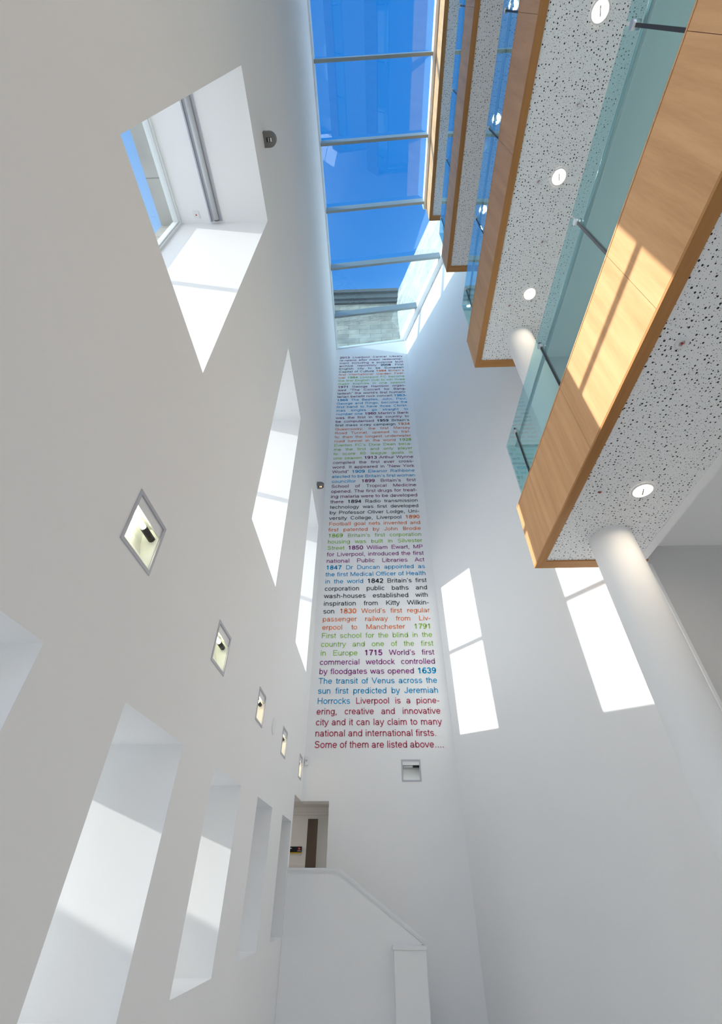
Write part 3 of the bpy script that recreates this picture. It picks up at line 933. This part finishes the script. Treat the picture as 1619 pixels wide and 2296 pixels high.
G['W'] = [[(.03, .726), (.24, .03), (.472, .69), (.704, .03), (.914, .726)]]
G['X'] = [[(.04, .716), (.63, 0)], [(.63, .716), (.04, 0)]]
G['Y'] = [[(.03, .726), (.333, .3), (.637, .726)], st(.333, 0, .3)]
G['Z'] = [[(.06, .676), (.54, .676), (.06, .04), (.57, .04)]]
G['0'] = [A(.278, .355, .195, .32)]
G['1'] = [[(.12, .53), (.22, .59), (.295, .70), (.295, 0)]]
G['2'] = [A(.27, .49, .19, .185, 165, -32) + [(.08, .04), (.49, .04)]]
G['3'] = [A(.26, .525, .165, .15, 160, -90) + A(.26, .207, .195, .168, 90, -162)]
G['4'] = [[(.375, 0), (.375, .69), (.05, .195), (.515, .195)]]
G['5'] = [[(.46, .676), (.16, .676), (.105, .36)] + A(.27, .235, .19, .197, 130, -160)]
G['6'] = [A(.285, .222, .185, .185), A(.32, .35, .225, .325, 50, 205)]
G['7'] = [[(.06, .676), (.485, .676), (.31, .38), (.22, 0)]]
G['8'] = [A(.278, .53, .155, .147), A(.278, .207, .19, .17)]
G['9'] = [[(.556 - x_, .712 - y_) for x_, y_ in q_] for q_ in G['6']]
G['.'] = [st(.139, 0, .095)]
G[','] = [[(.139, .095), (.139, 0), (.10, -.12)]]
G['-'] = [[(.04, .255), (.29, .255)]]
G["'"] = [[(.12, .716), (.12, .63), (.075, .54)]]
G['\u201c'] = [[(.14, .54), (.09, .62), (.09, .716)], [(.28, .54), (.23, .62), (.23, .716)]]
G['\u201d'] = [[(.12, .716), (.12, .63), (.075, .54)], [(.26, .716), (.26, .63), (.215, .54)]]
AFM['\u201c'] = AFM['\u201d'] = 340
glyph_cache = {}
def glyph_geo(ch, bold):
    """quads following the centre lines at even stroke width"""
    key = (ch, bold)
    if key in glyph_cache:
        return glyph_cache[key]
    hw = .070 if bold else .047
    V, F = [], []
    strokes = []
    for pl in G[ch]:                                  # split at sharp corners so that diagonals keep their weight
        run = [pl[0]]
        for i in range(1, len(pl)):
            run.append(pl[i])
            if i < len(pl) - 1:
                d1 = (pl[i][0] - pl[i - 1][0], pl[i][1] - pl[i - 1][1]); d2 = (pl[i + 1][0] - pl[i][0], pl[i + 1][1] - pl[i][1])
                if d1[0] * d2[0] + d1[1] * d2[1] < -0.12 * math.hypot(*d1) * math.hypot(*d2):
                    strokes.append(run); run = [pl[i]]
        strokes.append(run)
    for pl in strokes:
        closed = len(pl) > 5 and abs(pl[0][0] - pl[-1][0]) + abs(pl[0][1] - pl[-1][1]) < 1e-6
        pts = [p for i, p in enumerate(pl) if i == 0 or abs(p[0] - pl[i - 1][0]) + abs(p[1] - pl[i - 1][1]) > 1e-6]
        if closed:
            pts = pts[:-1]
        N = len(pts)
        nr = []
        for i in range(N if closed else N - 1):
            a_, b_ = pts[i], pts[(i + 1) % N]
            dx, dy = b_[0] - a_[0], b_[1] - a_[1]; ln = math.hypot(dx, dy)
            nr.append((-dy / ln, dx / ln))
        i0 = len(V)
        for i in range(N):
            n1 = nr[i - 1] if (closed or i > 0) else nr[0]
            n2 = nr[i] if (closed or i < N - 1) else nr[-1]
            mx, my = n1[0] + n2[0], n1[1] + n2[1]
            l2 = mx * mx + my * my
            k = min(2 / l2, 1.35) if l2 > .05 else 1.0
            V.append((pts[i][0] + mx * k * hw, pts[i][1] + my * k * hw))
            V.append((pts[i][0] - mx * k * hw, pts[i][1] - my * k * hw))
        for i in range(N if closed else N - 1):
            j = (i + 1) % N
            F.append((i0 + 2 * i, i0 + 2 * i + 1, i0 + 2 * j + 1, i0 + 2 * j))
    glyph_cache[key] = (V, F)
    return glyph_cache[key]
def word_geo(word, bold):
    if '"' in word:
        word = ('\u201c' + word[1:]) if word[0] == '"' else word.replace('"', '\u201d')
    V, F, x_ = [], [], 0.0
    for ch in word:
        gv, gf = glyph_geo(ch, bold)
        i0 = len(V)
        kx = 1.06 if bold else 1.0
        V += [(x_ + v[0] * kx, v[1]) for v in gv]
        F += [tuple(i0 + k for k in f_) for f_ in gf]
        x_ += AFM[ch] / 1000 * kx
    return V, F, x_
mural = thing('wall_lettering', 'tall column of coloured timeline lettering on the far white wall', 'lettering', (0, YB, TZ0))
entry = 0
parts = {}
for li, line in enumerate(LINES):
    toks = []
    for wd in line.split(' '):
        if wd.startswith('|'):
            entry += 1; wd = wd[1:]
        bold = wd.startswith('*')
        toks.append((wd.strip('*'), bold, entry))
    geos = [word_geo(a, b_) for a, b_, c in toks]
    tot = sum(g[2] for g in geos)
    W = TXR - TXL
    ks = 1.0
    gap = (W - tot * FS) / max(len(toks) - 1, 1)
    if gap < .028:
        ks = (W - .028 * (len(toks) - 1)) / (tot * FS); gap = .028
    if li == len(LINES) - 2:
        gap = min(gap, .05)
    xx = TXL
    zb = TZ1 - li * PITCHL
    for (wd, bold, en), (vs_, fs_, wdt) in zip(toks, geos):
        if en not in parts:
            parts[en] = MB()
        pm = parts[en]
        i0 = len(pm.v)
        pm.v += [(xx + v[0] * FS * ks, YB - .004, zb + v[1] * FS) for v in vs_]
        pm.f += [tuple(i0 + k for k in f_) for f_ in fs_]
        pm.smooth += [False] * len(fs_)
        xx += wdt * FS * ks + gap
ink = {c: plain('ink_' + CNAME[c].replace(' ', '_'), c, 0.6, spec=0.2, var=0.01) for c in set(ENTRY)}
for en, pm in parts.items():
    o = pm.build('lettering', ink[ENTRY[en]], mural)
    o['label'] = CNAME[ENTRY[en]] + ' lettering'
